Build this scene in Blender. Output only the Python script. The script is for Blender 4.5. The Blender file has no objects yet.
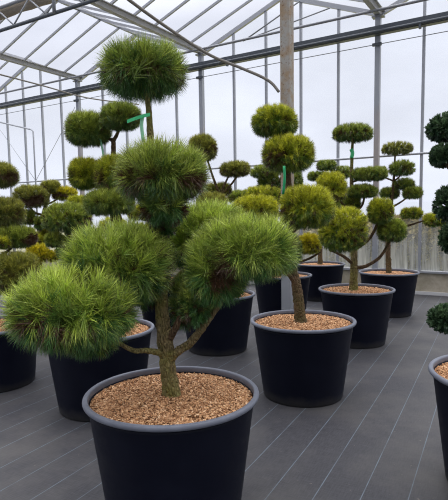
import bpy, math, random
import numpy as np
from mathutils import Matrix, Vector

S = bpy.context.scene
COL = S.collection
PI = math.pi

# ------------------------------------------------------------------ camera
FPX, PITCH, ROLL, CY, HC = 509.28, 0.097, 0.016, 14.67, 1.561
AZ = 0.551                                        # bearing of the gutters
cp, sp, cr, sr = math.cos(PITCH), math.sin(PITCH), math.cos(ROLL), math.sin(ROLL)
FWD = np.array([0, cp, -sp]); DN = np.array([0, -sp, -cp]); RT = np.array([1., 0, 0])
R2 = cr * RT + sr * DN; D2 = -sr * RT + cr * DN
NV = np.array([math.sin(AZ), math.cos(AZ), 0]); UV = np.array([-math.cos(AZ), math.sin(AZ), 0])

def ray(x, y):
    return FWD + R2 * (x - 224) / FPX + D2 * (y - 250 - CY) / FPX
def at(x, y, Y):
    v = ray(x, y); p = v * (Y / v[1]); return np.array([p[0], p[1], p[2] + HC])
def un(u, n, z):                                   # greenhouse coordinates: along the wall, towards it, up
    p = u * UV + n * NV; return np.array([p[0], p[1], z])
def onwall(x, y, n):
    v = ray(x, y); p = v * n / (v @ NV); return np.array([p[0], p[1], p[2] + HC])

cam = bpy.data.cameras.new('camera'); co = bpy.data.objects.new('camera', cam); COL.objects.link(co)
M = Matrix(((R2[0], -D2[0], -FWD[0], 0), (R2[1], -D2[1], -FWD[1], 0), (R2[2], -D2[2], -FWD[2], HC), (0, 0, 0, 1)))
co.matrix_world = M
cam.sensor_fit = 'AUTO'; cam.sensor_width = 36; cam.lens = FPX / 500 * 36
cam.shift_y = CY / 500; cam.clip_start = .05; cam.clip_end = 300
S.camera = co
S.view_settings.view_transform = 'Standard'; S.view_settings.look = 'None'
S.view_settings.gamma = 1; S.view_settings.use_curve_mapping = False
S.view_settings.exposure = 0.12
S.cycles.transparent_max_bounces = 24
S.cycles.max_bounces = 8
S.cycles.use_denoising = True
S.cycles.denoiser = 'OPENIMAGEDENOISE'
S.cycles.denoising_input_passes = 'RGB_ALBEDO_NORMAL'
S.cycles.denoising_prefilter = 'NONE'
S.cycles.filter_width = 1.1

# ------------------------------------------------------------------ materials
def s2l(c):
    return tuple(((v / 255) / 12.92 if v <= 10.3 else ((v / 255 + .055) / 1.055) ** 2.4) for v in c) + (1,)

class NT:
    def __init__(s, name):
        s.m = bpy.data.materials.new(name); s.m.use_nodes = True; s.t = s.m.node_tree; s.t.nodes.clear()
        s.out = s.n('ShaderNodeOutputMaterial')
    def n(s, typ, inp=None, **kw):
        nd = s.t.nodes.new(typ)
        for k, v in kw.items(): setattr(nd, k, v)
        for k, v in (inp or {}).items(): s.set(nd.inputs[k], v)
        return nd
    def set(s, sock, v):
        if isinstance(v, bpy.types.NodeSocket): s.t.links.new(v, sock)
        else: sock.default_value = v
    def math(s, op, a, b=0., clamp=False):
        nd = s.n('ShaderNodeMath', {0: a, 1: b}, operation=op, use_clamp=clamp); return nd.outputs[0]
    def mix(s, f, a, b):
        nd = s.n('ShaderNodeMix', data_type='RGBA'); s.set(nd.inputs[0], f); s.set(nd.inputs[6], a); s.set(nd.inputs[7], b); return nd.outputs[2]
    def noise(s, scale, detail=3, rough=.5, vec=None):
        nd = s.n('ShaderNodeTexNoise', {'Scale': scale, 'Detail': detail, 'Roughness': rough})
        if vec is not None: s.set(nd.inputs['Vector'], vec)
        return nd.outputs['Fac']
    def pos(s): return s.n('ShaderNodeNewGeometry').outputs['Position']
    def obj(s): return s.n('ShaderNodeTexCoord').outputs['Object']
    def ramp(s, f, a, b):
        nd = s.n('ShaderNodeMapRange', {0: f, 1: a, 2: b}); return nd.outputs[0]
    def bump(s, h, strength=.5, dist=.01):
        return s.n('ShaderNodeBump', {'Height': h, 'Strength': strength, 'Distance': dist}).outputs[0]
    def bsdf(s, col, rough=.5, spec=.5, metal=0., normal=None, **kw):
        b = s.n('ShaderNodeBsdfPrincipled', {'Base Color': col, 'Roughness': rough, 'Specular IOR Level': spec, 'Metallic': metal})
        if normal is not None: s.set(b.inputs['Normal'], normal)
        for k, v in kw.items(): s.set(b.inputs[k], v)
        return b.outputs[0]
    def done(s, sh):
        s.t.links.new(sh, s.out.inputs[0]); return s.m

def mat_plain(name, c, rough=.5, metal=0., spec=.5, var=.15, scale=20):
    t = NT(name); f = t.noise(scale, 4, .6, t.obj())
    a = s2l(c); b = tuple(v * (1 - var) for v in a[:3]) + (1,)
    return t.done(t.bsdf(t.mix(f, a, b), rough, spec, metal, t.bump(f, .1)))

def mat_needles(name, old_shaded, new, tipc, trans=.1):
    t = NT(name)
    at_ = t.n('ShaderNodeAttribute', attribute_name='needle')
    sep = t.n('ShaderNodeSeparateColor'); t.set(sep.inputs[0], at_.outputs['Color'])
    rnd, tip, lit_mix = sep.outputs[0], sep.outputs[1], sep.outputs[2]; dead = at_.outputs['Alpha']
    c = t.mix(lit_mix, s2l(old_shaded), s2l(new))  # blend carries new growth and painted top light together
    c = t.mix(t.math('MULTIPLY', tip, t.math('MULTIPLY', lit_mix, .4)), c, s2l(tipc))
    br = t.n('ShaderNodeHueSaturation', {'Hue': t.ramp(rnd, 0, 1) if False else .5, 'Saturation': 1.0, 'Value': t.n('ShaderNodeMapRange', {0: rnd, 1: 0., 2: 1., 3: .35, 4: 1.7}).outputs[0], 'Color': c}).outputs[0]
    c = t.mix(dead, br, s2l((82, 58, 40)))
    d = t.bsdf(c, .36, .5)
    tr = t.n('ShaderNodeBsdfTranslucent', {'Color': c}).outputs[0]
    return t.done(t.n('ShaderNodeMixShader', {0: trans, 1: d, 2: tr}).outputs[0])

def mat_bark(name, a, b, c):
    t = NT(name)
    vec = t.n('ShaderNodeMapping', {'Vector': t.obj(), 'Scale': (1, 1, .45)}).outputs[0]
    v = t.n('ShaderNodeTexVoronoi', {'Vector': vec, 'Scale': 60.}, feature='DISTANCE_TO_EDGE').outputs[0]
    n = t.noise(25, 5, .65, t.obj()); n2 = t.noise(7, 3, .5, t.obj())
    col = t.mix(t.ramp(n, .35, .65), s2l(a), s2l(b)); col = t.mix(t.ramp(n2, .45, .65), col, s2l(c))
    h = t.math('ADD', t.ramp(v, 0, .25), n)
    return t.done(t.bsdf(col, .85, .2, 0, t.bump(h, .9, .012)))

MT = {}
t = NT('ground cover fabric'); P = t.pos()
az = .49; m = (math.cos(az), -math.sin(az), 0); f = (math.sin(az), math.cos(az), 0)
dm = t.n('ShaderNodeVectorMath', {0: P, 1: m}, operation='DOT_PRODUCT').outputs['Value']
df = t.n('ShaderNodeVectorMath', {0: P, 1: f}, operation='DOT_PRODUCT').outputs['Value']
ph = t.math('FRACT', t.math('ADD', t.math('DIVIDE', t.math('ADD', dm, .84 + .233 * 100), .233), .5))
dist = t.math('MULTIPLY', t.math('ABSOLUTE', t.math('SUBTRACT', ph, .5)), .233)
line = t.n('ShaderNodeMapRange', {0: dist, 1: .0022, 2: .0034, 3: 1., 4: 0.}).outputs[0]
seam = t.n('ShaderNodeCombineXYZ', {0: t.math('MULTIPLY', dm, 140.), 1: t.math('MULTIPLY', df, 14.), 2: 0.}).outputs[0]
weave = t.noise(1., 2, .5, seam)
seam2 = t.n('ShaderNodeCombineXYZ', {0: t.math('MULTIPLY', dm, 9.), 1: t.math('MULTIPLY', df, 150.), 2: 0.}).outputs[0]
weave2 = t.noise(1., 2, .5, seam2)
dust = t.noise(1.1, 5, .6, P); spots = t.noise(38, 2, .5, P)
w = t.math('ADD', t.math('MULTIPLY', weave, .5), t.math('MULTIPLY', weave2, .5))
c = t.mix(t.ramp(w, .35, .65), s2l((46, 46, 51)), s2l((63, 63, 68)))
c = t.mix(t.math('MULTIPLY', t.ramp(dust, .45, .75), .45), c, s2l((104, 101, 97)))
c = t.mix(t.math('MULTIPLY', t.ramp(spots, .72, .76), .35), c, s2l((135, 128, 118)))
wear = t.math('MULTIPLY', line, t.n('ShaderNodeMapRange', {0: t.noise(6, 3, .6, P), 1: .3, 2: .6, 3: .35, 4: .95}).outputs[0])
c = t.mix(wear, c, s2l((98, 110, 122)))
MT['fabric'] = t.done(t.bsdf(c, .6, .35, 0, t.bump(w, .25, .002)))

def pot_mat(name, base, worn, rough):
    t = NT(name); o = t.obj(); z = t.n('ShaderNodeSeparateXYZ', {0: o}).outputs[2]
    rings = t.noise(1., 3, .6, t.n('ShaderNodeMapping', {'Vector': o, 'Scale': (3, 3, 60)}).outputs[0])
    blot = t.noise(5, 5, .65, o)
    c = t.mix(t.math('MULTIPLY', t.ramp(blot, .45, .8), .3), s2l(base), s2l(worn))
    splash = t.math('MULTIPLY', t.n('ShaderNodeMapRange', {0: t.math('ADD', z, t.math('MULTIPLY', blot, .12)), 1: .06, 2: .15, 3: 1., 4: 0.}).outputs[0], .4)
    c = t.mix(splash, c, s2l((78, 76, 72)))
    rg = t.n('ShaderNodeMapRange', {0: blot, 1: .3, 2: .7, 3: rough, 4: rough + .2}).outputs[0]
    return t.done(t.bsdf(c, rg, .16, 0, t.bump(rings, .12, .004)))
MT['pot'] = pot_mat('black nursery plastic', (10, 13, 28), (26, 31, 48), .45)
MT['rim'] = pot_mat('sky sheen rim plastic', (104, 108, 120), (160, 164, 176), .32)  # sky sheen on the rim is put into this lighter base colour
def soil_mat(name, a, b, c_, sc):
    t = NT(name); o = t.obj()
    v = t.n('ShaderNodeTexVoronoi', {'Vector': o, 'Scale': sc}); n = t.noise(sc * .8, 3, .6, o)
    k = t.n('ShaderNodeSeparateColor', {0: v.outputs['Color']}).outputs[0]
    c = t.mix(k, s2l(a), s2l(b)); c = t.mix(t.ramp(n, .55, .72), c, s2l(c_))
    return t.done(t.bsdf(c, .9, .15, 0, t.bump(t.math('SUBTRACT', 1., v.outputs['Distance']), .8, .01)))
MT['soil'] = soil_mat('bark mulch', (152, 110, 78), (198, 154, 116), (86, 58, 42), 75.)
t = NT('bark chips'); at_ = t.n('ShaderNodeAttribute', attribute_name='chip'); k = t.n('ShaderNodeSeparateColor', {0: at_.outputs['Color']}).outputs[0]
cr_ = t.n('ShaderNodeValToRGB', {0: k}); e = cr_.color_ramp.elements
e[0].color = s2l((96, 64, 42)); e[1].color = s2l((240, 204, 166)); x = e.new(.45); x.color = s2l((196, 148, 108)); x = e.new(.8); x.color = s2l((220, 174, 130))
MT['chips'] = t.done(t.bsdf(cr_.outputs[0], .85, .2))
MT['bark'] = mat_bark('pine bark', (104, 90, 62), (146, 132, 94), (126, 122, 66))
MT['bark2'] = mat_bark('brown bark', (84, 68, 52), (122, 100, 76), (98, 88, 58))
MT['twig'] = mat_plain('twig bark', (92, 68, 48), .9, 0, .1)
MT['tie'] = mat_plain('green tie tape', (70, 196, 130), .45, 0, .4, .2)
MT['tie2'] = mat_plain('green ribbon', (40, 168, 108), .45, 0, .4, .2)
MT['pale_tie'] = mat_plain('pale green netting', (150, 214, 176), .5, 0, .4, .3, 60)
MT['steel'] = mat_plain('galvanised steel', (150, 152, 158), .5, .35, .5, .25, 9)
MT['alu'] = mat_plain('aluminium bar', (172, 175, 182), .45, .4, .5, .15, 9)
MT['gutter'] = mat_plain('weathered gutter', (176, 176, 178), .55, .2, .5, .3, 5)
MT['darksteel'] = mat_plain('dark painted rail', (84, 90, 98), .45, .2, .5, .2, 6)
MT['cable'] = mat_plain('cable', (110, 112, 118), .5, .2)
MT['hose'] = mat_plain('grey hose', (140, 135, 128), .6, 0, .3)
MT['screen'] = mat_plain('rolled shade cloth', (182, 170, 154), .9, 0, .1, .35, 14)
t = NT('rusty post'); o = t.obj(); z = t.n('ShaderNodeSeparateXYZ', {0: o}).outputs[2]
n1 = t.noise(9, 5, .65, o); n2 = t.noise(38, 3, .6, o)
c = t.mix(t.ramp(n1, .4, .62), s2l((160, 157, 151)), s2l((154, 134, 110)))
c = t.mix(t.math('MULTIPLY', t.ramp(n2, .58, .68), .75), c, s2l((106, 66, 42)))
lo = t.n('ShaderNodeMapRange', {0: t.math('ADD', z, t.math('MULTIPLY', n1, .5)), 1: 1.3, 2: 1.7, 3: 1., 4: 0.}).outputs[0]
c = t.mix(lo, c, s2l((160, 163, 170)))
MT['post'] = t.done(t.bsdf(c, .6, .3, .1, t.bump(n2, .2, .004)))
t = NT('column steel'); o = t.obj(); z = t.n('ShaderNodeSeparateXYZ', {0: o}).outputs[2]; n1 = t.noise(6, 5, .65, o)
lo = t.n('ShaderNodeMapRange', {0: t.math('ADD', z, t.math('MULTIPLY', n1, 1.2)), 1: 3.6, 2: 4.3, 3: 1., 4: 0.}).outputs[0]
lo2 = t.n('ShaderNodeMapRange', {0: z, 1: 1.0, 2: 1.5, 3: 0., 4: 1.}).outputs[0]
c = t.mix(t.math('MULTIPLY', t.math('MULTIPLY', lo, lo2), .4), s2l((158, 162, 170)), s2l((176, 150, 128)))
MT['column'] = t.done(t.bsdf(c, .5, .4, .25))
t = NT('kerb concrete'); n1 = t.noise(14, 5, .65, t.pos()); n2 = t.noise(3, 4, .6, t.pos())
c = t.mix(n1, s2l((150, 140, 124)), s2l((196, 188, 172))); c = t.mix(t.math('MULTIPLY', t.ramp(n2, .45, .7), .5), c, s2l((128, 124, 100)))
MT['kerb'] = t.done(t.bsdf(c, .9, .2, 0, t.bump(n1, .4, .01)))
MT['pale'] = mat_plain('pale kerb strip', (206, 206, 208), .7, 0, .3, .15)

def glass_mat(name, col, haze, hazecol, fog=False):
    t = NT(name)
    tr = t.n('ShaderNodeBsdfTransparent', {'Color': col}).outputs[0]
    d = t.n('ShaderNodeBsdfTranslucent', {'Color': hazecol}).outputs[0]
    P = t.pos()
    if fog:
        z = t.n('ShaderNodeSeparateXYZ', {0: P}).outputs[2]
        st = t.noise(1., 4, .6, t.n('ShaderNodeMapping', {'Vector': P, 'Scale': (14, 14, 1.2)}).outputs[0])
        rf = t.n('ShaderNodeBsdfRefraction', {'Color': (1, 1, 1, 1), 'Roughness': .22, 'IOR': 1.1}).outputs[0]
        fz = t.n('ShaderNodeMapRange', {0: z, 1: .41, 2: 1.6, 3: .75, 4: .02}).outputs[0]
        k = t.math('MULTIPLY', fz, t.n('ShaderNodeMapRange', {0: st, 1: .3, 2: .7, 3: .35, 4: 1.25}).outputs[0], True)
        a = t.n('ShaderNodeMixShader', {0: t.n('ShaderNodeMapRange', {0: z, 1: 1.35, 2: 1.74, 3: .1, 4: 1.}).outputs[0], 1: rf, 2: tr}).outputs[0]
        return t.done(t.n('ShaderNodeMixShader', {0: k, 1: a, 2: d}).outputs[0])
    n1 = t.noise(.7, 5, .6, P)
    k = t.n('ShaderNodeMapRange', {0: n1, 1: .3, 2: .7, 3: haze * .6, 4: haze * 1.4}).outputs[0]
    return t.done(t.n('ShaderNodeMixShader', {0: k, 1: tr, 2: d}).outputs[0])
MT['wallglass'] = glass_mat('wall glass', (.98, .98, .99, 1), .03, (.9, .92, .95, 1))
MT['roofglass'] = glass_mat('roof glass', (.86, .86, .885, 1), .10, (.6, .6, .62, 1))
MT['fogglass'] = glass_mat('misted glass', (.95, .95, .95, 1), .3, (.55, .56, .55, 1), True)

OLD_SHADED, NEW_LIT, TIP = (72, 102, 44), (132, 146, 52), (190, 186, 96)
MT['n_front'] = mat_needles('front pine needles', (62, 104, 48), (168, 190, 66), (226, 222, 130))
MT['n_grey'] = mat_needles('greyish pine needles', (66, 104, 52), (158, 176, 66), (212, 206, 118))
MT['n_mid'] = mat_needles('mid pine needles', (82, 112, 42), (196, 198, 54), (222, 212, 80))
MT['n_yellow'] = mat_needles('yellow pine needles', (124, 132, 34), (208, 198, 42), (230, 216, 70))
MT['n_dark'] = mat_needles('dark green needles', (74, 104, 50), (158, 172, 64), (186, 182, 92))
MT['n_brown'] = mat_needles('brownish pine needles', (98, 108, 52), (162, 164, 66), (186, 174, 92))
MT['leaf'] = mat_needles('dark small leaves', (42, 66, 46), (74, 100, 66), (110, 130, 92), .2)
MT['hedge'] = mat_needles('hedge leaves', (104, 104, 56), (160, 146, 88), (180, 162, 108), .25)

# ------------------------------------------------------------------ mesh helpers
def link(name, verts, faces, mat, parent=None, loc=(0, 0, 0), smooth=False):
    me = bpy.data.meshes.new(name); me.from_pydata([tuple(map(float, v)) for v in verts], [], faces); me.update()
    if smooth: me.polygons.foreach_set('use_smooth', [True] * len(me.polygons))
    me.materials.append(mat)
    o = bpy.data.objects.new(name, me); o.location = tuple(map(float, loc)); COL.objects.link(o)
    if parent is not None: o.parent = parent
    return o

def link_np(name, V, Fc, mat, parent, loc, attr=None, attrname='needle'):
    """V (N,3), Fc (M,k) int: fast mesh with one colour attribute per vertex"""
    k = Fc.shape[1]; me = bpy.data.meshes.new(name)
    me.vertices.add(len(V)); me.vertices.foreach_set('co', V.astype(np.float32).ravel())
    me.loops.add(Fc.size); me.loops.foreach_set('vertex_index', Fc.astype(np.int32).ravel())
    me.polygons.add(len(Fc)); me.polygons.foreach_set('loop_start', np.arange(0, Fc.size, k, dtype=np.int32))
    me.polygons.foreach_set('loop_total', np.full(len(Fc), k, dtype=np.int32))
    me.update(calc_edges=True)
    if attr is not None:
        a = me.attributes.new(attrname, 'FLOAT_COLOR', 'POINT'); a.data.foreach_set('color', attr.astype(np.float32).ravel())
    me.materials.append(mat)
    o = bpy.data.objects.new(name, me); o.location = tuple(map(float, loc)); COL.objects.link(o); o.parent = parent
    return o

def empty(name, loc, label=None, cat=None, group=None):
    o = bpy.data.objects.new(name, None); o.location = tuple(map(float, loc)); o.empty_display_size = .1; COL.objects.link(o)
    return tag(o, label, cat, group)
def tag(o, label=None, cat=None, group=None, kind=None):
    if label: o['label'] = label
    if cat: o['category'] = cat
    if group: o['group'] = group
    if kind: o['kind'] = kind
    return o

def smooth_path(P, R, k=5):
    P = np.array(P, float); R = np.array(R, float)
    if len(P) < 3: 
        t = np.linspace(0, 1, k + 1)[:, None]; return P[0] * (1 - t) + P[1] * t, R[0] * (1 - t[:, 0]) + R[1] * t[:, 0]
    Q = np.vstack([2 * P[0] - P[1], P, 2 * P[-1] - P[-2]]); o, r = [], []
    for i in range(1, len(Q) - 2):
        for s in range(k):
            t = s / k; a, b, c, d = Q[i - 1], Q[i], Q[i + 1], Q[i + 2]
            o.append(.5 * (2 * b + (c - a) * t + (2 * a - 5 * b + 4 * c - d) * t * t + (3 * b - a - 3 * c + d) * t ** 3))
            r.append(R[i - 1] * (1 - t) + R[i] * t)
    o.append(P[-1]); r.append(R[-1]); return np.array(o), np.array(r)

def tube_geo(P, R, sides=10, k=5, rough=0., rng=None, smoothit=True):
    if smoothit: P, R = smooth_path(P, R, k)
    else: P = np.array(P, float); R = np.array(R, float)
    n = len(P); T = np.gradient(P, axis=0); T /= np.linalg.norm(T, axis=1)[:, None]
    up = np.array([0, 0, 1.]) if abs(T[0][2]) < .9 else np.array([1., 0, 0])
    a = np.cross(T[0], up); a /= np.linalg.norm(a); V = []
    ang = np.linspace(0, 2 * PI, sides, endpoint=False)
    for i in range(n):
        a = a - T[i] * (a @ T[i]); a /= np.linalg.norm(a); b = np.cross(T[i], a)
        r = np.full(sides, R[i])
        if rough: r = r * (1 + rough * rng.standard_normal(sides))
        V.append(P[i] + np.outer(np.cos(ang) * r, a) + np.outer(np.sin(ang) * r, b))
    V = np.vstack(V); F = []
    for i in range(n - 1):
        for j in range(sides):
            j2 = (j + 1) % sides; F.append((i * sides + j, i * sides + j2, (i + 1) * sides + j2, (i + 1) * sides + j))
    F.append(tuple(range(sides))[::-1]); F.append(tuple((n - 1) * sides + j for j in range(sides)))
    return V, F

def tube(name, P, R, mat, parent=None, base=(0, 0, 0), sides=10, k=5, rough=0., rng=None, smoothit=True):
    if np.isscalar(R): R = [R] * len(P)
    V, F = tube_geo(P, R, sides, k, rough, rng, smoothit)
    b = np.array(base, float)
    return link(name, V - b, F, mat, parent, (0, 0, 0) if parent is not None else b, True)

def boxpts(c0, c1, side, up):
    """bar from c0 to c1 with half-extents given by the vectors side and up"""
    V = [];
    for c in (c0, c1):
        for s, q in ((-1, -1), (1, -1), (1, 1), (-1, 1)): V.append(np.array(c) + side * s + up * q)
    return V, [(3, 2, 1, 0), (4, 5, 6, 7), (0, 1, 5, 4), (1, 2, 6, 5), (2, 3, 7, 6), (3, 0, 4, 7)]
def bar(name, c0, c1, w, h, mat, parent=None, upv=(0, 0, 1), base=None):
    c0 = np.array(c0, float); c1 = np.array(c1, float); d = c1 - c0; d /= np.linalg.norm(d)
    upv = np.array(upv, float); s = np.cross(d, upv); s /= np.linalg.norm(s); q = np.cross(s, d)
    V, F = boxpts(c0, c1, s * w / 2, q * h / 2)
    if parent is not None:
        b = np.array(parent.location)
        return link(name, np.array(V) - b, F, mat, parent)
    b = c0 if base is None else np.array(base)
    return link(name, np.array(V) - b, F, mat, None, b)
def merge(parts):
    V, F, n = [], [], 0
    for v, f in parts:
        V += list(v); F += [tuple(i + n for i in q) for q in f]; n += len(v)
    return V, F
def lathe(prof, seg=64):
    V, F = [], []; n = len(prof)
    for j in range(seg):
        a = 2 * PI * j / seg
        for r, z in prof: V.append((r * math.cos(a), r * math.sin(a), z))
    for j in range(seg):
        j2 = (j + 1) % seg
        for i in range(n - 1): F.append((j * n + i, j2 * n + i, j2 * n + i + 1, j * n + i + 1))
    return V, F

# ------------------------------------------------------------------ setting: floor, ground, wall, glass, roof
NW = 10.2                                         # the wall stands at n = NW
BAY = 4.03; U0 = 2.69
def quad(name, pts, mat, kind='structure', parent=None):
    o = link(name, pts, [tuple(range(len(pts)))], mat, parent)
    if kind: o['kind'] = kind
    return o
quad('floor', [un(20, -3, 0), un(-6, -3, 0), un(-6, NW - .02, 0), un(20, NW - .02, 0)], MT['fabric'])
t = NT('rough grass'); n1 = t.noise(3, 6, .65, t.pos())
MT['grass'] = t.done(t.bsdf(t.mix(n1, s2l((120, 122, 84)), s2l((168, 160, 122))), .95, .1))
quad('ground', [un(60, NW + .2, -.04), un(-40, NW + .2, -.04), un(-40, NW + 60, -.04), un(60, NW + 60, -.04)], MT['grass'])

k = bar('wall_back', un(20, NW, .2), un(-6, NW, .2), .14, .42, MT['kerb']); k['kind'] = 'structure'
k = bar('trim_1', un(20, NW - .085, .03), un(-6, NW - .085, .03), .03, .06, MT['pale']); k['kind'] = 'structure'
k = bar('trim_2', un(20, NW - .03, .43), un(-6, NW - .03, .43), .16, .035, MT['alu']); k['kind'] = 'structure'

RZ, GZ = 6.08, 5.30
def roofz(u):
    q = (u - U0) / BAY; q = abs((q - math.floor(q)) - .5) * 2
    return RZ + (GZ - RZ) * q
wn = 0
for b in range(-1, 4):
    ua = U0 + b * BAY; ub = ua + BAY; um = (ua + ub) / 2; wn += 1
    w = quad(f'window_{wn}', [un(ua, NW, 1.75), un(ub, NW, 1.75), un(ub, NW, GZ), un(um, NW, RZ), un(ua, NW, GZ)], MT['wallglass'])
    lp = quad('lower_pane', [un(ua, NW, .44), un(ub, NW, .44), un(ub, NW, 1.75), un(ua, NW, 1.75)], MT['fogglass'], None, w)
    for i in range(1, 5):
        u = ua + i * BAY / 5
        bar('mullion', un(u, NW - .02, .44), un(u, NW - .02, roofz(u) - .02), .05, .05, MT['alu'], w, NV)
    for s, e in ((ua, um), (um, ub)):
        bar('gable_rafter', un(s, NW - .03, roofz(s) + .0), un(e, NW - .03, roofz(e)), .06, .09, MT['alu'], w)
for b in range(-1, 4):
    ua = U0 + b * BAY; um = ua + BAY / 2; ub = ua + BAY
    for (s, e) in ((ua, um), (ub, um)):
        zs, ze = GZ + .05, RZ + .02
        c = quad('ceiling', [un(s, NW, zs), un(e, NW, ze), un(e, -3, ze), un(s, -3, zs)], MT['roofglass'])
        nn = NW - .62
        while nn > 4.4:
            bar('glazing_bar', un(s, nn, zs - .02), un(e, nn, ze - .02), .035, .045, MT['alu'], c); nn -= .62
    r = bar('ceiling', un(um, NW, RZ + .03), un(um, -3, RZ + .03), .07, .07, MT['alu']); r.name = 'trim_%d' % (b + 10); r['kind'] = 'structure'

# gutters, each on its row of columns
gl = {0: 'pale weathered roof gutter meeting the wall at the rightmost column', 1: 'long pale roof gutter running down behind the tall front pine\'s top',
      2: 'pale weathered roof gutter ending at the far left wall column'}
cl = {0: 'grey steel wall column standing behind the tree with the flat top tuft at right', 1: 'grey steel wall column right of the front pine\'s top tuft',
      2: 'grey steel wall column with tan lower part behind the left two-tufted pine'}
for i in range(3):
    u = U0 + i * BAY
    prof = [(-.1, .07), (-.1, .055), (-.06, .05), (-.05, -.03), (.05, -.03), (.06, .05), (.1, .055), (.1, .07), (.045, .065), (.04, -.01), (-.04, -.01), (-.045, .065)]
    V = [un(u + a, NW - .05, GZ - .02 + z) for a, z in prof] + [un(u + a, -2, GZ - .02 + z) for a, z in prof]
    n = len(prof); F = [(j, (j + 1) % n, n + (j + 1) % n, n + j) for j in range(n)] + [tuple(range(n))[::-1], tuple(range(n, 2 * n))]
    base = un(u, NW - .05, GZ)
    g = link('roof_gutter', np.array(V) - base, F, MT['gutter'], None, base); tag(g, gl[i], 'gutter', 'roof gutters')
    # column with brackets
    c = empty('steel_column', un(u, NW - .13, 0), cl[i], 'column', 'columns along the glass wall')
    bar('shaft', un(u, NW - .13, 0), un(u, NW - .13, GZ - .05), .095, .095, MT['column'], c, NV)
    bar('base_plate', un(u, NW - .13, 0), un(u, NW - .13, .015), .2, .16, MT['steel'], c, NV)
    bar('cap_plate', un(u - .11, NW - .13, GZ - .07), un(u + .11, NW - .13, GZ - .07), .14, .03, MT['steel'], c)
    bar('cable_clamp', un(u - .085, NW - .2, 4.71), un(u + .085, NW - .2, 4.71), .05, .05, MT['darksteel'], c)

pt = empty('rusty_post', un(U0, 5.93, 0), 'tall rust-speckled steel post in the middle behind the second pine', 'post')
bar('shaft', un(U0, 5.93, 0), un(U0, 5.93, 4.9), .125, .125, MT['post'], pt, NV)
bar('base_plate', un(U0, 5.93, 0), un(U0, 5.93, .02), .24, .24, MT['steel'], pt, NV)

# rail, tubes, wires along the wall
def along(name, n, z, r, mat, label, cat, u0=-1.3, u1=17):
    P = [un(u, n, z) for u in np.linspace(u0, u1, 9)]
    o = tube(name, P, r, mat, None, P[0], 10, 2); return tag(o, label, cat)
rl = empty('wall_rail', un(-1.3, NW - .24, 4.94), 'thick dark horizontal rail running across the whole glass wall', 'rail')
V, F = boxpts(un(-1.3, NW - .24, 4.94), un(17, NW - .24, 4.94), NV * .06, np.array([0, 0, .075]))
link('beam', np.array(V) - np.array(rl.location), F, MT['darksteel'], rl)
along_lip = tube('pipe', [un(u, NW - .32, 4.905) for u in np.linspace(-1.3, 17, 9)], .03, MT['darksteel'], rl, rl.location, 10, 2)
for u in (1.9, 5.9, 9.6): bar('hanger', un(u, NW - .33, 4.80), un(u, NW - .33, 4.88), .04, .05, MT['darksteel'], rl, NV)
along('upper_tube', 9.6, 5.178, .026, MT['steel'], 'thin grey tube above the thick dark rail', 'tube')
along('tension_wire', NW - .2, 4.71, .0075, MT['steel'], 'thin wire just below the thick dark rail', 'wire')
along('wall_girt', NW - .06, 2.645, .022, MT['alu'], 'light horizontal tube across the glass wall at mid height', 'tube')

# gable struts
def rod(name, a, b, r, mat, label, cat, group=None):
    return tag(tube(name, [a, b], r, mat, None, a, 8, 2), label, cat, group)
n_ = NW - .1
rod('brace_rod', onwall(245, 40, n_), onwall(300, 1, n_), .016, MT['steel'], 'steeper of two slim braces left of the rusty post near the roof', 'brace', 'roof braces')
rod('brace_rod', onwall(243, 41, n_ - .05), onwall(330, 8, n_ - .05), .014, MT['steel'], 'flatter slim brace crossing behind the rusty post near the roof', 'brace', 'roof braces')
rod('brace_wire', onwall(36.3, 180, NW - .06), onwall(75, 107, NW - .06), .007, MT['alu'], 'right-hand wire of the V brace on the left glass wall', 'wire', 'wall brace wires')
rod('brace_wire', onwall(35.2, 180, NW - .06), onwall(-8, 118, NW - .06), .007, MT['alu'], 'left-hand wire of the V brace on the left glass wall', 'wire', 'wall brace wires')
P = [onwall(-40, 115, n_ - .38), onwall(-5, 121, n_ - .38), onwall(31, 129.5, n_ - .38), onwall(33.2, 131.5, n_ - .38), onwall(35.6, 180, n_ - .38), onwall(38, 235, n_ - .38)]
tag(tube('bent_pipe', P, .022, MT['alu'], None, P[0], 8, 1), 'light pipe on the left glass wall that bends from level to upright', 'pipe')
P = [at(-40, 64, 8.0), at(0, 74.5, 8.8), at(44, 86, 10.0), at(88, 98, 11.3), at(139, 104.5, 12.4)]
tag(tube('irrigation_pipe', P, .014, MT['hose'], None, P[0], 8, 4), 'thin straight pipe slanting down below the left roof gutter', 'pipe')
P = [at(105, -18, 5.2), at(160, 22.5, 5.9), at(208, 54, 6.3), at(240, 67.5, 6.4), at(262, 77, 6.4), at(272, 83.5, 6.4), at(279, 92, 6.39)]
tag(tube('sagging_hose', P, .018, MT['hose'], None, P[0], 8, 5), 'grey hose sagging down from the roof to the rusty post', 'hose')

# lattice girder with the rolled shade cloth
GN = 5.93
gd = empty('lattice_girder', un(2.8, GN, 4.86), 'lattice roof girder at the upper left corner', 'girder')
b0 = np.array(gd.location)
tube('bottom_chord', [un(2.8, GN, 4.86), un(7, GN, 4.86), un(11, GN, 4.86)], .03, MT['darksteel'], gd, b0, 10, 2)
tube('top_chord', [un(2.8, GN, 5.24), un(7, GN, 5.24), un(11, GN, 5.24)], .03, MT['steel'], gd, b0, 10, 2)
u = 3.2; i = 0
while u < 10.8:
    tube('web_bar', [un(u, GN, 4.88 if i % 2 else 5.22), un(u + .42, GN, 5.22 if i % 2 else 4.88)], .014, MT['alu'], gd, b0, 8, 2); u += .42; i += 1
tube('hanger_bar', [un(6.76, GN - .03, 4.84), un(6.76, GN - .03, 5.24)], .03, MT['steel'], gd, b0, 8, 2)
P = [un(x, GN + .16, 5.235 + .008 * math.sin(x * 5)) for x in np.linspace(6.95, 10.6, 24)]
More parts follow.
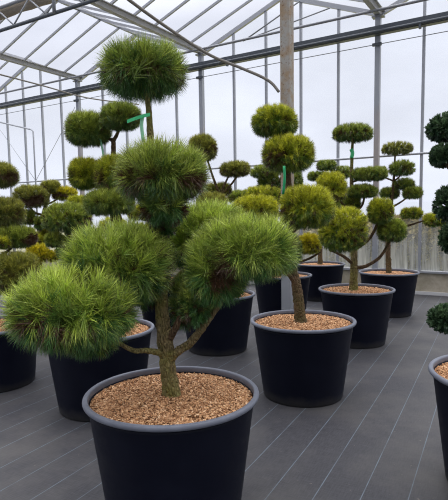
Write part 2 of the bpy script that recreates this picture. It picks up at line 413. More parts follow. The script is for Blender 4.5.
tag(tube('shade_cloth_roll', P, [.095 + .006 * math.sin(i * 1.9) for i in range(24)], MT['screen'], None, P[0], 16, 3), 'brown-grey rolled shade cloth above the lattice girder', 'shade cloth')

# ------------------------------------------------------------------ foliage
UP = np.array([0, 0, 1.])
def needle_pad(name, rng, rx, rzt, rzb, ry, L, W, nshoot, nper, mat, parent, loc, new_lit=.5, deadf=.05, side_dead=.12, spread=(8, 44), droop=.5, quadleaf=False):
    w = rng.standard_normal((nshoot, 3)); w /= np.linalg.norm(w, axis=1)[:, None]
    # lumpy crown: a few soft bulges
    bl = rng.standard_normal((9, 3)); bl /= np.linalg.norm(bl, axis=1)[:, None]; amp = rng.uniform(-.06, .07, 9)
    lump = 1 + (np.exp((w @ bl.T - 1) * 6) * amp).sum(1)
    fac = lump * (1 - .22 * rng.random(nshoot) ** 3)
    inner = rng.random(nshoot) < .22; fac = np.where(inner, fac * rng.uniform(.4, .85, nshoot), fac)
    rz = np.where(w[:, 2] > 0, rzt, rzb)
    hz_ = np.sqrt(w[:, 0] ** 2 + w[:, 1] ** 2) + 1e-6; plump = (1 - np.abs(w[:, 2]) ** 2.5) ** .4 / hz_
    p = np.stack([w[:, 0] * rx * plump, w[:, 1] * ry * plump, w[:, 2] * rz], 1) * fac[:, None]
    nrm = np.stack([w[:, 0] / rx, w[:, 1] / ry, w[:, 2] / rz], 1); nrm /= np.linalg.norm(nrm, axis=1)[:, None]
    ax = nrm + UP * np.where(w[:, 2] > -.1, .45, -.15 * droop)[:, None] + .33 * rng.standard_normal((nshoot, 3))
    ax /= np.linalg.norm(ax, axis=1)[:, None]
    new = np.clip(new_lit + .55 * w[:, 2] + .28 * rng.standard_normal(nshoot) - .7 * (1 - fac), 0, 1)  # new growth plus painted light: brighter crown tops, darker undersides and insides
    bsite = rng.standard_normal((3, 3)); bsite[:, 2] = -.25; bsite /= np.linalg.norm(bsite, axis=1)[:, None]
    near = ((w @ bsite.T) > .88).any(1)
    dead = (rng.random(nshoot) < np.where(near, side_dead * 3, deadf)) & (w[:, 2] < .45)
    I = np.repeat(np.arange(nshoot), nper); N = len(I)
    d = ax[I]; r = rng.standard_normal((N, 3)); perp = r - d * (r * d).sum(1)[:, None]; perp /= np.linalg.norm(perp, axis=1)[:, None]
    ph = np.radians(rng.uniform(spread[0], spread[1], N))
    nd = d * np.cos(ph)[:, None] + perp * np.sin(ph)[:, None]
    nd[:, 2] -= .12 + .22 * (p[I, 2] < 0); nd /= np.linalg.norm(nd, axis=1)[:, None]
    base = p[I] - d * (rng.random(N) * L * .75)[:, None] - d * L * .25
    ln = L * rng.uniform(.72, 1.06, N) 
    side = np.cross(nd, rng.standard_normal((N, 3))); side /= np.linalg.norm(side, axis=1)[:, None]
    wd = (W * rng.uniform(.8, 1.2, N) / 2)[:, None]
    rn = np.clip(rng.random(N) * .5 + rng.random(nshoot)[I] * .5, 0, 1)
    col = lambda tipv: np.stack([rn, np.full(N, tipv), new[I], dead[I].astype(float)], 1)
    # the crowns are clipped: needles that would stick out of the sheared outline are cut back to it
    A = np.array([rx, ry, 0]) + L * .5
    def sh(q):
        Cz = np.where(q[:, 2] > 0, rzt, rzb) + L * .5
        return ((np.sqrt((q[:, 0] / A[0]) ** 2 + (q[:, 1] / A[1]) ** 2)) ** 2.5 + np.abs(q[:, 2] / Cz) ** 2.5) ** .4
    s0 = sh(base); s1 = sh(base + nd * ln[:, None]); lim = rng.uniform(.97, 1.05, N)
    ln = ln * np.where(s1 > lim, np.clip((lim - s0) / np.maximum(s1 - s0, 1e-4), .4, 1.), 1.)
    tipp = base + nd * ln[:, None]
    if name is None:
        return np.percentile(tipp[:, 0], [.35, 99.65]), np.percentile(tipp[:, 2], [.5, 99.6])
    if quadleaf:
        mid = base + nd * (ln * .55)[:, None]
        V = np.concatenate([base, mid + side * wd, tipp, mid - side * wd]); C = np.concatenate([col(0), col(.5), col(1), col(.5)])
        a = np.arange(N); F = np.stack([a, a + N, a + 2 * N, a + 3 * N], 1)
    else:
        V = np.concatenate([base + side * wd, base - side * wd, tipp]); C = np.concatenate([col(0), col(0), col(1)])
        a = np.arange(N); F = np.stack([a, a + N, a + 2 * N], 1)
    o = link_np(name, V, F, mat, parent, loc, C)
    # twigs that carry the shoots
    nt = min(40, max(8, nshoot // 14)); parts = []
    root = np.array([0, 0, -rzb * .55]); sel = rng.choice(nshoot, nt, replace=False)
    for s in sel:
        e = p[s] * .93; mid = root * .4 + e * .5 + np.array([0, 0, -.08 * rzt]) + rng.standard_normal(3) * rx * .05
        parts.append(tube_geo([root, mid, e], [L * .075, L * .05, L * .02], 4, 2))
    V2, F2 = merge(parts); link('twigs', V2, F2, MT['twig'], o, (0, 0, 0), True)
    return o

SEED = [100]
def pad(root, x0, x1, y0, y1, Y, mat, lod, new_lit=.5, L=None, dead=.05, flat=None, leaf=False, depth=1., side_dead=.12):
    """crown pad whose outline spans the given extent of the photo at distance Y"""
    SEED[0] += 1; rng = np.random.default_rng(SEED[0])
    sc = Y / FPX; W_, H_ = (x1 - x0) * sc, (y1 - y0) * sc
    if L is None: L = min(.095 if Y < 3.5 else .062, .24 * W_)
    ov = L * .55
    rx = max(W_ / 2 - ov, .2 * W_)
    hz = max(H_ / 2 - ov * .6, .22 * H_)
    c = at((x0 + x1) / 2, (y0 + y1) / 2, Y)
    ns, npr, Wn = lod
    base = np.array(root.location); seed = SEED[0]; dz = 0.
    for _ in range(3):                              # size the crown so that needle tips, not shoots, reach the wanted extent
        ex = needle_pad(None, np.random.default_rng(seed), rx, hz * 1.15, hz * .85, rx * depth, L, Wn, ns, npr, None, None, None, new_lit, dead, side_dead, quadleaf=leaf)
        (ax0, ax1), (az0, az1) = ex
        rx += .5 * (W_ - (ax1 - ax0)); hz += .5 * (H_ - (az1 - az0)); dz = -(az0 + az1) / 2
        rx = max(rx, .15 * W_); hz = max(hz, .15 * H_)
    c[2] += dz
    o = needle_pad('foliage_pad', np.random.default_rng(seed), rx, hz * 1.15, hz * .85, rx * depth, L, Wn, ns, npr, MT[mat], root, c - base, new_lit, dead, side_dead, quadleaf=leaf)
    return o

def limb(root, name, pts, r, mat='bark', rough=.05, sides=10):
    """pts: (x, y, Y) list in photo coordinates with distance; r: radii"""
    SEED[0] += 1; rng = np.random.default_rng(SEED[0])
    P = [at(*p) for p in pts]
    if len(r) == 2: r = list(np.linspace(r[0], r[1], len(P)))
    return tube(name, P, r, MT[mat], root, root.location, sides, 6, rough, rng)

# ------------------------------------------------------------------ pots
def make_pot(root, h=.66, R=.45, rb=.335, chips=0, soil=.62, seed=0):
    k = R / .45
    body = [(0, .006), (rb - .02, .006), (rb, 0), (rb + .006, .012), (rb + .01, .04), (R - .032, h - .075), (R - .028, h - .055), (R - .024, h - .026),
            (R - .030, h - .03), (R - .036, h - .08), (R - .046, soil - .1)]
    V, F = lathe(body, 72); b = link('pot', V, F, MT['pot'], root, (0, 0, 0), True)
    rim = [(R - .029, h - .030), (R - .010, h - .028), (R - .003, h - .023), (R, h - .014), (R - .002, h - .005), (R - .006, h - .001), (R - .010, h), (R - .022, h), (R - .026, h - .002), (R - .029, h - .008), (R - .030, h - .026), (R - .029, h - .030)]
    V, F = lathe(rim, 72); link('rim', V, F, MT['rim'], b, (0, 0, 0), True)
    # mulch: a lumpy shallow mound
    rng = np.random.default_rng(900 + seed); V = []; F = []; nr, ns = 16, 56; rs = R - .034
    for i in range(nr + 1):
        for j in range(ns):
            r = rs * i / nr; a = 2 * PI * j / ns
            z = soil + .018 * (1 - (r / rs) ** 2) + rng.normal(0, .0035)
            V.append((r * math.cos(a), r * math.sin(a), z if i else soil + .018))
    for i in range(nr):
        for j in range(ns):
            j2 = (j + 1) % ns; F.append((i * ns + j, (i + 1) * ns + j, (i + 1) * ns + j2, i * ns + j2))
    s = link('bark_mulch', V, F, MT['soil'], root)
    if chips:
        r = rs * np.sqrt(rng.random(chips)) * .99; a = rng.random(chips) * 2 * PI
        c = np.stack([r * np.cos(a), r * np.sin(a), soil + .018 * (1 - (r / rs) ** 2) + rng.uniform(0, .006, chips)], 1)
        A = rng.standard_normal((chips, 3)); A[:, 2] *= .45; A /= np.linalg.norm(A, axis=1)[:, None]
        B = np.cross(A, rng.standard_normal((chips, 3)) * .5 + UP); B /= np.linalg.norm(B, axis=1)[:, None]; Cc = np.cross(A, B)
        ls = rng.uniform(.006, .013, chips)[:, None]; A *= ls; B *= ls * rng.uniform(.4, .7, (chips, 1)); Cc *= ls * .3
        V = np.concatenate([c - A, c + B, c + A, c - B, c + Cc + A * .15, c - Cc])
        q = np.arange(chips); n = chips
        F = np.concatenate([np.stack([q + i0 * n, q + i1 * n, q + t_ * n], 1) for i0, i1, t_ in ((0, 1, 4), (1, 2, 4), (2, 3, 4), (3, 0, 4), (1, 0, 5), (2, 1, 5), (3, 2, 5), (0, 3, 5))])
        kk = np.tile(rng.random(chips), 6); C = np.stack([kk, kk, kk, np.ones_like(kk)], 1)
        o = link_np('bark_chips', V, F, MT['chips'], s, (0, 0, 0), C, 'chip'); o['kind'] = 'stuff'
    return b

G = 'potted cloud-pruned pines'
def potted(label, x, y, chips=0, name='potted_pine', cat='potted tree', group=G, **kw):
    r = empty(name, (x, y, 0), label, cat, group); make_pot(r, chips=chips, seed=int(abs(x * 100 + y * 10)), **kw); return r

# LODs: shoots, needles per shoot, needle width
LF = (820, 36, .0042); LB = (660, 34, .0042); LM = (1050, 32, .0044); LM2 = (780, 28, .0046); LS = (400, 26, .005); LT = (240, 24, .0056)

# ---- the front pine
r = potted('large pine in the nearest pot, whole tree in front with long-needled tufts', -.279, 2.557, 9000)
limb(r, 'trunk', [(172, 402, 2.557), (171.5, 392, 2.557), (168.5, 372, 2.56), (166, 350, 2.56), (163, 325, 2.56), (161, 300, 2.57), (160, 265, 2.58), (158, 235, 2.57), (153, 200, 2.56), (151, 165, 2.56), (150, 130, 2.57), (148, 105, 2.58), (145, 80, 2.59)],
     [.054, .047, .041, .04, .036, .034, .03, .027, .024, .02, .0165, .0135, .01], 'bark', .06, 14)
limb(r, 'branch', [(166, 355, 2.56), (158, 352.5, 2.52), (146, 350.5, 2.47), (132, 350, 2.43), (108, 336, 2.4), (78, 318, 2.36)], [.02, .017, .014, .012, .01, .007])
limb(r, 'branch', [(169, 360, 2.55), (178, 351, 2.53), (189, 344, 2.51), (200, 331, 2.49), (212, 314, 2.47), (226, 294, 2.46), (240, 272, 2.45)], [.024, .0225, .021, .019, .017, .014, .01])
limb(r, 'branch', [(161, 302, 2.57), (142, 290, 2.57), (120, 275, 2.56)], [.016, .008])
limb(r, 'branch', [(161, 296, 2.57), (182, 272, 2.78), (206, 250, 2.93)], [.016, .008])
limb(r, 'branch_stub', [(170, 338, 2.55), (176, 327, 2.53), (180, 317, 2.52)], [.02, .017, .013], 'bark2')
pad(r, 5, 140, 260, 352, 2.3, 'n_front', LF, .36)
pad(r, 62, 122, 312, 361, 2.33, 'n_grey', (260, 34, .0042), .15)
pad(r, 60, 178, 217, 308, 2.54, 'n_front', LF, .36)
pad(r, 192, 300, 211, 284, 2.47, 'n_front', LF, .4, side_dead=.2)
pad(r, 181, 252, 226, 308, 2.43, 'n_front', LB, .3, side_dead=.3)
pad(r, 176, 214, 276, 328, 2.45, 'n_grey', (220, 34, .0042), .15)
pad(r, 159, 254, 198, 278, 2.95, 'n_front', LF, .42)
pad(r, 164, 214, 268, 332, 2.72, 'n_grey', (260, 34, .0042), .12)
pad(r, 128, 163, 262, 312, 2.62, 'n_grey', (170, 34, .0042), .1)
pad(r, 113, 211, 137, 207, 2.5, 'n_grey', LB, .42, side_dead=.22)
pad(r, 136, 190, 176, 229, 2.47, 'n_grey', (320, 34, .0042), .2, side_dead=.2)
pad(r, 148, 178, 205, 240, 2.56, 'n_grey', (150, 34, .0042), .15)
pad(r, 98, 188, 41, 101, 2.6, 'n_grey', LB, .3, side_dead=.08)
P = [at(127, 121.5, 2.52), at(135, 118.5, 2.5), at(144, 115.5, 2.5), at(150, 114.5, 2.52)]
V, F = [], []
for i, p in enumerate(P):
    V += [p + np.array([0, 0, .008]), p - np.array([0, 0, .008]), p + np.array([0, .004, -.008]), p + np.array([0, .004, .008])]
for i in range(3):
    for j in range(4): F.append((4 * i + j, 4 * i + (j + 1) % 4, 4 * i + 4 + (j + 1) % 4, 4 * i + 4 + j))
F += [(0, 1, 2, 3), (15, 14, 13, 12)]
o = link('plant_tie', np.array(V) - np.array(r.location), F, MT['tie'], r); o['label'] = 'green plastic tie'
o = tube('netting_strip', [at(143, 115, 2.52), at(141.5, 125, 2.52), at(143.5, 142, 2.52)], .009, MT['pale_tie'], r, r.location, 6, 3); o['label'] = 'pale green netting strip'

# ---- second pine (middle right)
r = potted('pine in the second pot, its stem just right of the rusty post', .67, 4.317, 4500)
limb(r, 'trunk', [(301, 324, 4.3), (300, 316, 4.3), (298.5, 300, 4.3), (296, 283, 4.3), (292, 268, 4.31), (291, 240, 4.32), (289, 205, 4.3), (288, 178, 4.28), (284, 150, 4.3), (277, 132, 4.31), (274, 122, 4.31)],
     [.056, .05, .045, .042, .038, .034, .03, .026, .02, .014, .01], 'bark2', .06, 12)
limb(r, 'branch', [(296, 285, 4.3), (289, 275, 4.24), (281, 271, 4.2), (272, 262, 4.22)], [.022, .01], 'bark2')
limb(r, 'branch', [(290, 235, 4.31), (299, 225, 4.22), (306, 214, 4.17)], [.018, .01], 'bark2')
pad(r, 251, 298, 105, 138, 4.3, 'n_mid', LM, .3)
pad(r, 261, 315, 134, 173, 4.22, 'n_mid', LM, .42)
pad(r, 278, 335, 184, 230, 4.13, 'n_mid', LM, .45)
pad(r, 258, 303, 230, 270, 4.3, 'n_grey', LM2, .2)
o = tube('plant_tie', [at(284, 166, 4.0), at(284.6, 178, 4.0), at(283.2, 194, 4.02)], .011, MT['tie2'], r, r.location, 6, 3); o['label'] = 'hanging green ribbon'

# ---- third pine
r = potted('pine in the third pot back along the right row, flat tuft high on bare stem', 1.59, 6.08, 2500)
limb(r, 'trunk', [(353.5, 293, 6.06), (353.5, 285, 6.06), (354, 265, 6.05), (353.5, 240, 6.05), (352.5, 210, 6.04), (351.5, 180, 6.02), (352, 155, 6.0), (353, 135, 6.0)],
     [.06, .05, .043, .036, .028, .022, .018, .013], 'bark', .05, 12)
limb(r, 'branch', [(354, 268, 6.05), (366, 266, 6.02), (379, 258, 5.97), (387, 246, 5.92), (391, 234, 5.9)], [.024, .014], 'bark2')
limb(r, 'branch', [(353, 264, 6.05), (343, 256, 5.95), (330, 249, 5.8), (328, 240, 5.7)], [.02, .012], 'bark2')
limb(r, 'branch', [(354, 250, 6.05), (368, 240, 5.95), (376, 227, 5.85), (379, 214, 5.8)], [.022, .012], 'bark2')
limb(r, 'branch', [(352.5, 212, 6.04), (361, 207, 6.0), (364, 198, 6.0), (362, 190, 6.0)], [.016, .01], 'bark2')
limb(r, 'branch', [(351.5, 182, 6.02), (358, 180, 6.0), (366, 175, 6.0)], [.014, .01], 'bark2')
limb(r, 'branch', [(352.5, 214, 6.04), (342, 203, 5.9), (333, 192, 5.8)], [.016, .01], 'bark2')
pad(r, 333, 373, 123, 143, 6.0, 'n_dark', LM2, .4, L=.055)
pad(r, 315, 348, 171, 204, 5.8, 'n_mid', LM2, .55)
pad(r, 350, 388, 166, 182, 6.0, 'n_dark', LM2, .45, L=.05)
pad(r, 346, 378, 183, 199, 6.0, 'n_dark', LM2, .4, L=.05)
pad(r, 340, 362, 194, 212, 6.1, 'n_dark', LS, .35)
pad(r, 366, 394, 197, 225, 5.8, 'n_mid', LM2, .3)
pad(r, 318, 368, 206, 253, 5.55, 'n_mid', LM, .42)
pad(r, 376, 407, 217, 243, 5.88, 'n_dark', LM2, .38)
o = tube('plant_tie', [at(351, 149, 5.97), at(352.5, 153, 5.97), at(351.5, 158, 5.97)], .022, MT['tie'], r, r.location, 6, 3); o['label'] = 'green plastic tie'

# ---- fourth pine
r = potted('pine in the farthest pot of the right row, slim with many small flat tufts', 2.53, 7.78)
limb(r, 'trunk', [(389, 274, 7.77), (388.5, 262, 7.77), (388, 245, 7.76), (390, 215, 7.75), (393.5, 185, 7.72), (394.5, 165, 7.7), (395.5, 150, 7.7)],
     [.045, .04, .037, .028, .02, .015, .012], 'bark2', .06, 10)
limb(r, 'branch', [(389, 228, 7.76), (404, 226.5, 7.7), (418, 222.5, 7.64), (432, 218, 7.6)], [.02, .01], 'bark2')
limb(r, 'branch', [(390, 222, 7.75), (402, 219, 7.7), (411, 216, 7.6)], [.016, .01], 'bark2')
limb(r, 'branch', [(392, 207, 7.74), (401, 202, 7.68), (410, 195, 7.62)], [.017, .01], 'bark2')
limb(r, 'branch', [(394, 181, 7.72), (386, 178, 7.7), (378, 174, 7.7)], [.014, .009], 'bark2')
limb(r, 'branch', [(394, 181, 7.72), (399, 177, 7.66), (402, 171, 7.6)], [.014, .009], 'bark2')
pad(r, 381, 413, 141, 156, 7.7, 'n_brown', LS, .35, L=.055)
pad(r, 388, 415, 159, 177, 7.6, 'n_dark', LS, .42, L=.055)
pad(r, 392, 415, 177, 191, 7.72, 'n_dark', LS, .35, L=.055)
pad(r, 402, 423, 185, 200, 7.6, 'n_dark', LS, .42, L=.055)
pad(r, 379, 400, 186, 200, 7.85, 'n_dark', LS, .35, L=.055)
pad(r, 368, 388, 165, 177, 7.7, 'n_dark', LT, .35, L=.055)
pad(r, 400, 423, 206, 220, 7.6, 'n_mid', LS, .4, L=.055)
pad(r, 423, 451, 211, 228, 7.58, 'n_mid', LS, .5, L=.06)

# ---- left row: pine behind the front one on the left
r = potted('pine just behind the front pot on the left, two round tufts on forked stem', -1.03, 4.1, 3500)
limb(r, 'trunk', [(96, 340, 4.1), (97, 322, 4.1), (101, 290, 4.12), (110, 255, 4.13), (114, 220, 4.12), (112, 180, 4.1), (113.5, 150, 4.1), (113, 138, 4.1)],
     [.055, .05, .043, .037, .03, .024, .019, .016], 'bark2', .06, 12)
limb(r, 'branch', [(113, 141, 4.1), (106, 137, 4.1), (98, 132, 4.1), (88, 126, 4.1)], [.014, .012, .01, .008], 'bark2')
limb(r, 'branch', [(113.5, 141, 4.1), (118, 132, 4.06), (121, 120, 4.0)], [.016, .009], 'bark2')
limb(r, 'branch', [(112, 190, 4.1), (100, 186, 4.1), (86, 175, 4.1)], [.016, .009], 'bark2')
limb(r, 'branch', [(114, 225, 4.12), (120, 218, 4.0), (112, 208, 3.95), (106, 205, 3.95)], [.02, .01], 'bark2')
pad(r, 65, 111, 111, 147, 4.1, 'n_dark', LM, .42)
pad(r, 100, 142, 102, 131, 4.0, 'n_dark', LM, .32)
pad(r, 68, 104, 157, 191, 4.1, 'n_mid', LM, .4)
pad(r, 94, 136, 154, 193, 4.0, 'n_mid', LM, .35)
pad(r, 83, 136, 187, 217, 3.95, 'n_dark', LM, .4, side_dead=.15)
o = tube('netting_strip', [at(100, 138, 4.05), at(102, 147, 4.05), at(104, 160, 4.05)], .008, MT['pale_tie'], r, r.location, 6, 3); o['label'] = 'pale green netting strip'

# ---- far left pot
r = potted('pine in the lower pot cut by the left edge, brownish tufts', -2.2, 4.75, 2500, h=.57, R=.43, rb=.345, soil=.535)
limb(r, 'trunk', [(-12, 350, 4.75), (-11, 328, 4.75), (-12, 285, 4.85), (-12, 235, 4.9), (-9, 190, 4.9), (-6, 175, 4.9)], [.055, .05, .04, .03, .02, .012], 'bark2', .06, 12)
limb(r, 'branch', [(-11, 262, 4.9), (-2, 257, 4.75), (8, 251, 4.7), (15, 243, 4.72)], [.018, .012], 'bark2')
limb(r, 'branch', [(-9, 288, 4.93), (2, 284, 4.75), (12, 280, 4.7)], [.018, .01], 'bark2')
limb(r, 'branch', [(-11, 225, 4.9), (0, 222, 4.8), (8, 214, 4.8)], [.016, .01], 'bark2')
pad(r, -24, 18, 161, 189, 4.9, 'n_brown', LM, .35, side_dead=.3)
pad(r, -16, 25, 196, 229, 4.8, 'n_brown', LM, .3, dead=.15, side_dead=.4)
pad(r, -8, 36, 223, 250, 4.78, 'n_dark', LM, .42, side_dead=.35)
pad(r, -10, 43, 250, 297, 4.6, 'n_brown', LM, .35, dead=.1, side_dead=.4)
pad(r, -10, 13, 234, 250, 4.6, 'n_mid', LS, .5)

# ---- pines further back on the left
r = potted('pine at left whose broad dark-cored dome rises behind the lowest front tufts', -2.0, 6.8)
limb(r, 'trunk', [(74, 290, 6.8), (74, 262, 6.8), (70, 238, 6.7), (67, 222, 6.6)], [.05, .042, .03, .02], 'bark2', .05, 10)
limb(r, 'branch', [(73, 255, 6.78), (64, 250, 6.6), (56, 243, 6.5)], [.02, .012], 'bark2')
pad(r, 42, 92, 201, 234, 6.55, 'n_dark', LM, .45, side_dead=.25)
pad(r, 44, 64, 230, 249, 6.45, 'n_dark', LS, .4)
pad(r, 66, 92, 194, 212, 7.0, 'n_mid', LS, .5)
pad(r, 56, 98, 228, 264, 6.9, 'n_dark', LM2, .3)
r = potted('pine far left with brownish round tuft beside a small yellow tuft', -2.72, 7.4)
limb(r, 'trunk', [(38, 290, 7.4), (39, 262, 7.4), (41, 235, 7.4), (44, 212, 7.4), (48, 199, 7.4), (52, 188, 7.4)], [.05, .045, .036, .028, .02, .014], 'bark2', .05, 10)
limb(r, 'branch', [(42, 215, 7.4), (34, 212, 7.3), (28, 204, 7.25)], [.018, .012], 'bark2')
limb(r, 'branch', [(46, 205, 7.4), (56, 200, 7.45), (64, 194, 7.5)], [.014, .01], 'bark2')
limb(r, 'branch', [(40, 250, 7.4), (38, 252, 7.1)], [.02, .012], 'bark2')
pad(r, 13, 49, 184, 209, 7.2, 'n_brown', LM2, .35, side_dead=.45)
pad(r, 40, 61, 179, 194, 7.4, 'n_brown', LS, .5)
pad(r, 51, 78, 185, 202, 7.5, 'n_yellow', LS, .5, side_dead=.3)
pad(r, 18, 37, 208, 226, 7.2, 'n_dark', LS, .45)
pad(r, 33, 46, 215, 231, 7.15, 'n_dark', LT, .35)
pad(r, 25, 50, 242, 264, 7.0, 'n_yellow', LS, .75)
pad(r, 27, 47, 231, 249, 7.2, 'n_mid', LS, .6)
pad(r, 46, 60, 249, 263, 7.0, 'n_yellow', LT, .6)
pad(r, 41, 57, 219, 242, 7.3, 'n_yellow', LS, .45)
r = potted('pine mostly hidden behind the front trunk, yellowish tufts left of it', -.85, 7.39)
limb(r, 'trunk', [(166, 285, 7.39), (164, 262, 7.39), (158, 238, 7.39), (150, 222, 7.39), (143, 212, 7.39)], [.05, .045, .034, .025, .015], 'bark2', .05, 10)
limb(r, 'branch', [(157, 236, 7.39), (146, 232, 7.3), (136, 226, 7.3), (131, 232, 7.3)], [.02, .012], 'bark')
limb(r, 'branch', [(162, 252, 7.39), (180, 240, 7.35), (190, 224, 7.35)], [.02, .012], 'bark')
pad(r, 126, 152, 203, 222, 7.4, 'n_mid', LS, .45)
pad(r, 130, 160, 222, 246, 7.3, 'n_mid', LM2, .45)
pad(r, 98, 128, 216, 236, 7.5, 'n_mid', LS, .45)
pad(r, 174, 206, 208, 232, 7.35, 'n_mid', LM2, .4)

# ---- second row behind the front pine
r = potted('pine in the pot framed between front trunk and second pot, flat tuft on V stem', -.09, 5.86, 2000)
limb(r, 'trunk', [(216, 305, 5.86), (215, 290, 5.86), (213, 255, 5.86), (214, 222, 5.84), (217, 202, 5.82), (220, 192, 5.8)], [.05, .046, .038, .03, .022, .017], 'bark2', .05, 10)
limb(r, 'branch', [(219, 196, 5.8), (224, 186, 5.8), (229, 175, 5.8)], [.014, .01], 'bark2')
limb(r, 'branch', [(220, 195, 5.8), (229, 187, 5.78), (239, 174, 5.76)], [.014, .01], 'bark2')
limb(r, 'branch', [(219, 193, 5.8), (214, 180, 5.76), (210, 168, 5.72), (207, 158, 5.7)], [.015, .01], 'bark2')
pad(r, 219, 251, 160, 178, 5.8, 'n_brown', LM2, .45, L=.055)
pad(r, 187, 218, 134, 162, 5.7, 'n_brown', LM2, .45)
pad(r, 202, 233, 181, 198, 5.95, 'n_brown', LS, .45)
pad(r, 195, 228, 191, 212, 5.65, 'n_brown', LM2, .5)
pad(r, 231, 280, 194, 225, 5.6, 'n_mid', LM, .6)
r = potted('pine in the pot behind the rusty post, dark layered tufts right of centre', .87, 7.62)
limb(r, 'trunk', [(282, 280, 7.62), (283, 262, 7.62), (284, 225, 7.6), (283, 195, 7.58), (281, 178, 7.56)], [.05, .045, .036, .026, .018], 'bark2', .05, 10)
limb(r, 'branch', [(284, 200, 7.58), (272, 190, 7.5), (262, 176, 7.5)], [.016, .01], 'bark2')
limb(r, 'branch', [(284, 262, 7.62), (299, 262, 7.45), (314, 256, 7.3), (320, 250, 7.25), (312, 245, 7.25)], [.02, .012], 'bark2')
pad(r, 249, 279, 164, 179, 7.5, 'n_dark', LS, .5)
pad(r, 257, 303, 166, 198, 7.6, 'n_dark', LM, .28)
pad(r, 240, 285, 185, 207, 7.3, 'n_mid', LM, .35)
pad(r, 226, 252, 189, 205, 7.45, 'n_dark', LS, .4)
pad(r, 290, 322, 202, 226, 7.6, 'n_dark', LS, .35)
pad(r, 296, 322, 232, 255, 7.25, 'n_yellow', LM2, .6)
r = potted('pine in the small far pot left of the third one, close to the glass wall', 1.76, 9.27)
limb(r, 'trunk', [(320, 268, 9.27), (320, 258, 9.27), (321, 225, 9.25), (324, 195, 9.22), (325, 172, 9.2)], [.05, .045, .034, .024, .015], 'bark2', .05, 10)
limb(r, 'branch', [(324, 192, 9.22), (319, 184, 9.2), (316, 177, 9.2)], [.014, .01], 'bark2')
limb(r, 'branch', [(323, 200, 9.22), (334, 184, 9.2), (341, 174, 9.25)], [.014, .01], 'bark2')
pad(r, 316, 337, 159, 172, 9.2, 'n_dark', LS, .45, L=.055)
pad(r, 307, 327, 170, 182, 9.15, 'n_dark', LS, .4, L=.055)
pad(r, 330, 354, 165, 180, 9.3, 'n_dark', LS, .4, L=.055)
pad(r, 322, 346, 196, 214, 9.1, 'n_dark', LS, .4)

# ---- dark small-leaved shrub at the right edge
r = potted('dark small-leaved topiary in the pot cut off by the right edge', 1.61, 2.76, 5000, 'potted_topiary', 'potted tree', None)
limb(r, 'trunk', [(520, 385, 2.75), (520, 360, 2.75), (512, 300, 2.75), (505, 230, 2.75), (492, 160, 2.75), (470, 128, 2.75)], [.05, .045, .036, .028, .02, .012], 'bark2', .06, 12)
limb(r, 'branch', [(513, 312, 2.75), (480, 332, 2.65), (458, 331, 2.6), (447, 322, 2.6)], [.014, .006], 'bark2')
limb(r, 'branch', [(498, 185, 2.75), (468, 182, 2.72), (452, 172, 2.7), (444, 160, 2.7)], [.012, .006], 'bark2')
limb(r, 'branch', [(505, 235, 2.75), (480, 225, 2.75), (462, 210, 2.75)], [.012, .007], 'bark2')
limb(r, 'branch', [(508, 262, 2.75), (480, 252, 2.7), (462, 240, 2.7)], [.012, .007], 'bark2')
LL = (420, 26, .009)
pad(r, 428, 478, 112, 142, 2.75, 'leaf', LL, .35, L=.028, leaf=True, dead=0, side_dead=0)
pad(r, 430, 468, 143, 168, 2.7, 'leaf', LL, .35, L=.028, leaf=True, dead=0, side_dead=0)
pad(r, 435, 482, 183, 223, 2.75, 'leaf', LL, .35, L=.028, leaf=True, dead=0, side_dead=0)
pad(r, 440, 488, 220, 256, 2.7, 'leaf', LL, .35, L=.028, leaf=True, dead=0, side_dead=0)
pad(r, 428, 470, 303, 333, 2.6, 'leaf', LL, .4, L=.028, leaf=True, dead=0, side_dead=0)

# ---- shrubs outside, beyond the glass
p = un(1.9, NW + 1.7, -.04); b = empty('hedge', p, 'olive-brown hedge outside the glass, blurred behind the misted lower panes', 'hedge')
b.rotation_euler = (0, 0, PI - AZ + 0)
needle_pad('foliage', np.random.default_rng(50), 3.8, .85, .68, .8, .13, .08, 5000, 14, MT['hedge'], b, (0, 0, .7), .35, .0, .0, (20, 80), .2, True)
V, F = merge([tube_geo([(x, 0, 0), (x + .03, 0, .4), (x, .05, .9)], [.05, .04, .02], 8, 3) for x in np.linspace(-3, 3, 9)]); link('stems', V, F, MT['twig'], b, (0, 0, 0), True)

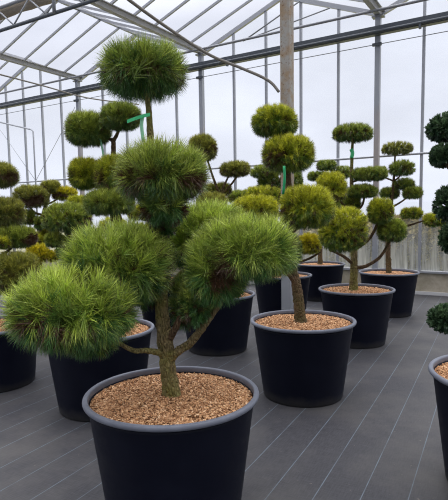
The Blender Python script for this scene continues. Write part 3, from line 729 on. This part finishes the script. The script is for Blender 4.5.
# ------------------------------------------------------------------ light: overcast sky
W = bpy.data.worlds.new('overcast sky'); S.world = W; W.use_nodes = True; nt = W.node_tree; nt.nodes.clear()
tc = nt.nodes.new('ShaderNodeTexCoord'); sx = nt.nodes.new('ShaderNodeSeparateXYZ'); nt.links.new(tc.outputs['Generated'], sx.inputs[0])
rp = nt.nodes.new('ShaderNodeValToRGB'); nt.links.new(sx.outputs[2], rp.inputs[0])
e = rp.color_ramp.elements; e[0].position = 0; e[0].color = (.75, .795, .905, 1); e[1].position = 1; e[1].color = (5.0, 5.0, 5.05, 1)
x = e.new(.12); x.color = (.765, .805, .91, 1); x = e.new(.34); x.color = (.765, .805, .91, 1); x = e.new(.55); x.color = (1.9, 1.9, 1.95, 1)
nz = nt.nodes.new('ShaderNodeTexNoise'); nz.inputs['Scale'].default_value = 3.2; nz.inputs['Detail'].default_value = 5
mp = nt.nodes.new('ShaderNodeMapping'); mp.inputs['Scale'].default_value = (1, 1, 2.4); nt.links.new(tc.outputs['Generated'], mp.inputs[0]); nt.links.new(mp.outputs[0], nz.inputs['Vector'])
mr = nt.nodes.new('ShaderNodeMapRange'); mr.inputs[1].default_value = .3; mr.inputs[2].default_value = .7; mr.inputs[3].default_value = .88; mr.inputs[4].default_value = 1.1
nt.links.new(nz.outputs['Fac'], mr.inputs[0])
vm = nt.nodes.new('ShaderNodeVectorMath'); vm.operation = 'SCALE'; nt.links.new(rp.outputs[0], vm.inputs[0]); nt.links.new(mr.outputs[0], vm.inputs['Scale'])
# unseen sky behind the camera dimmed, made up for contrast on the foliage
dk = nt.nodes.new('ShaderNodeMapRange'); dk.interpolation_type = 'SMOOTHSTEP'; dk.inputs[1].default_value = -.7; dk.inputs[2].default_value = .35; dk.inputs[3].default_value = .5; dk.inputs[4].default_value = 1.
nt.links.new(sx.outputs[1], dk.inputs[0])
v2 = nt.nodes.new('ShaderNodeVectorMath'); v2.operation = 'SCALE'; nt.links.new(vm.outputs[0], v2.inputs[0]); nt.links.new(dk.outputs[0], v2.inputs['Scale'])
bg = nt.nodes.new('ShaderNodeBackground'); nt.links.new(v2.outputs[0], bg.inputs[0]); bg.inputs[1].default_value = 1.0
wo = nt.nodes.new('ShaderNodeOutputWorld'); nt.links.new(bg.outputs[0], wo.inputs[0])
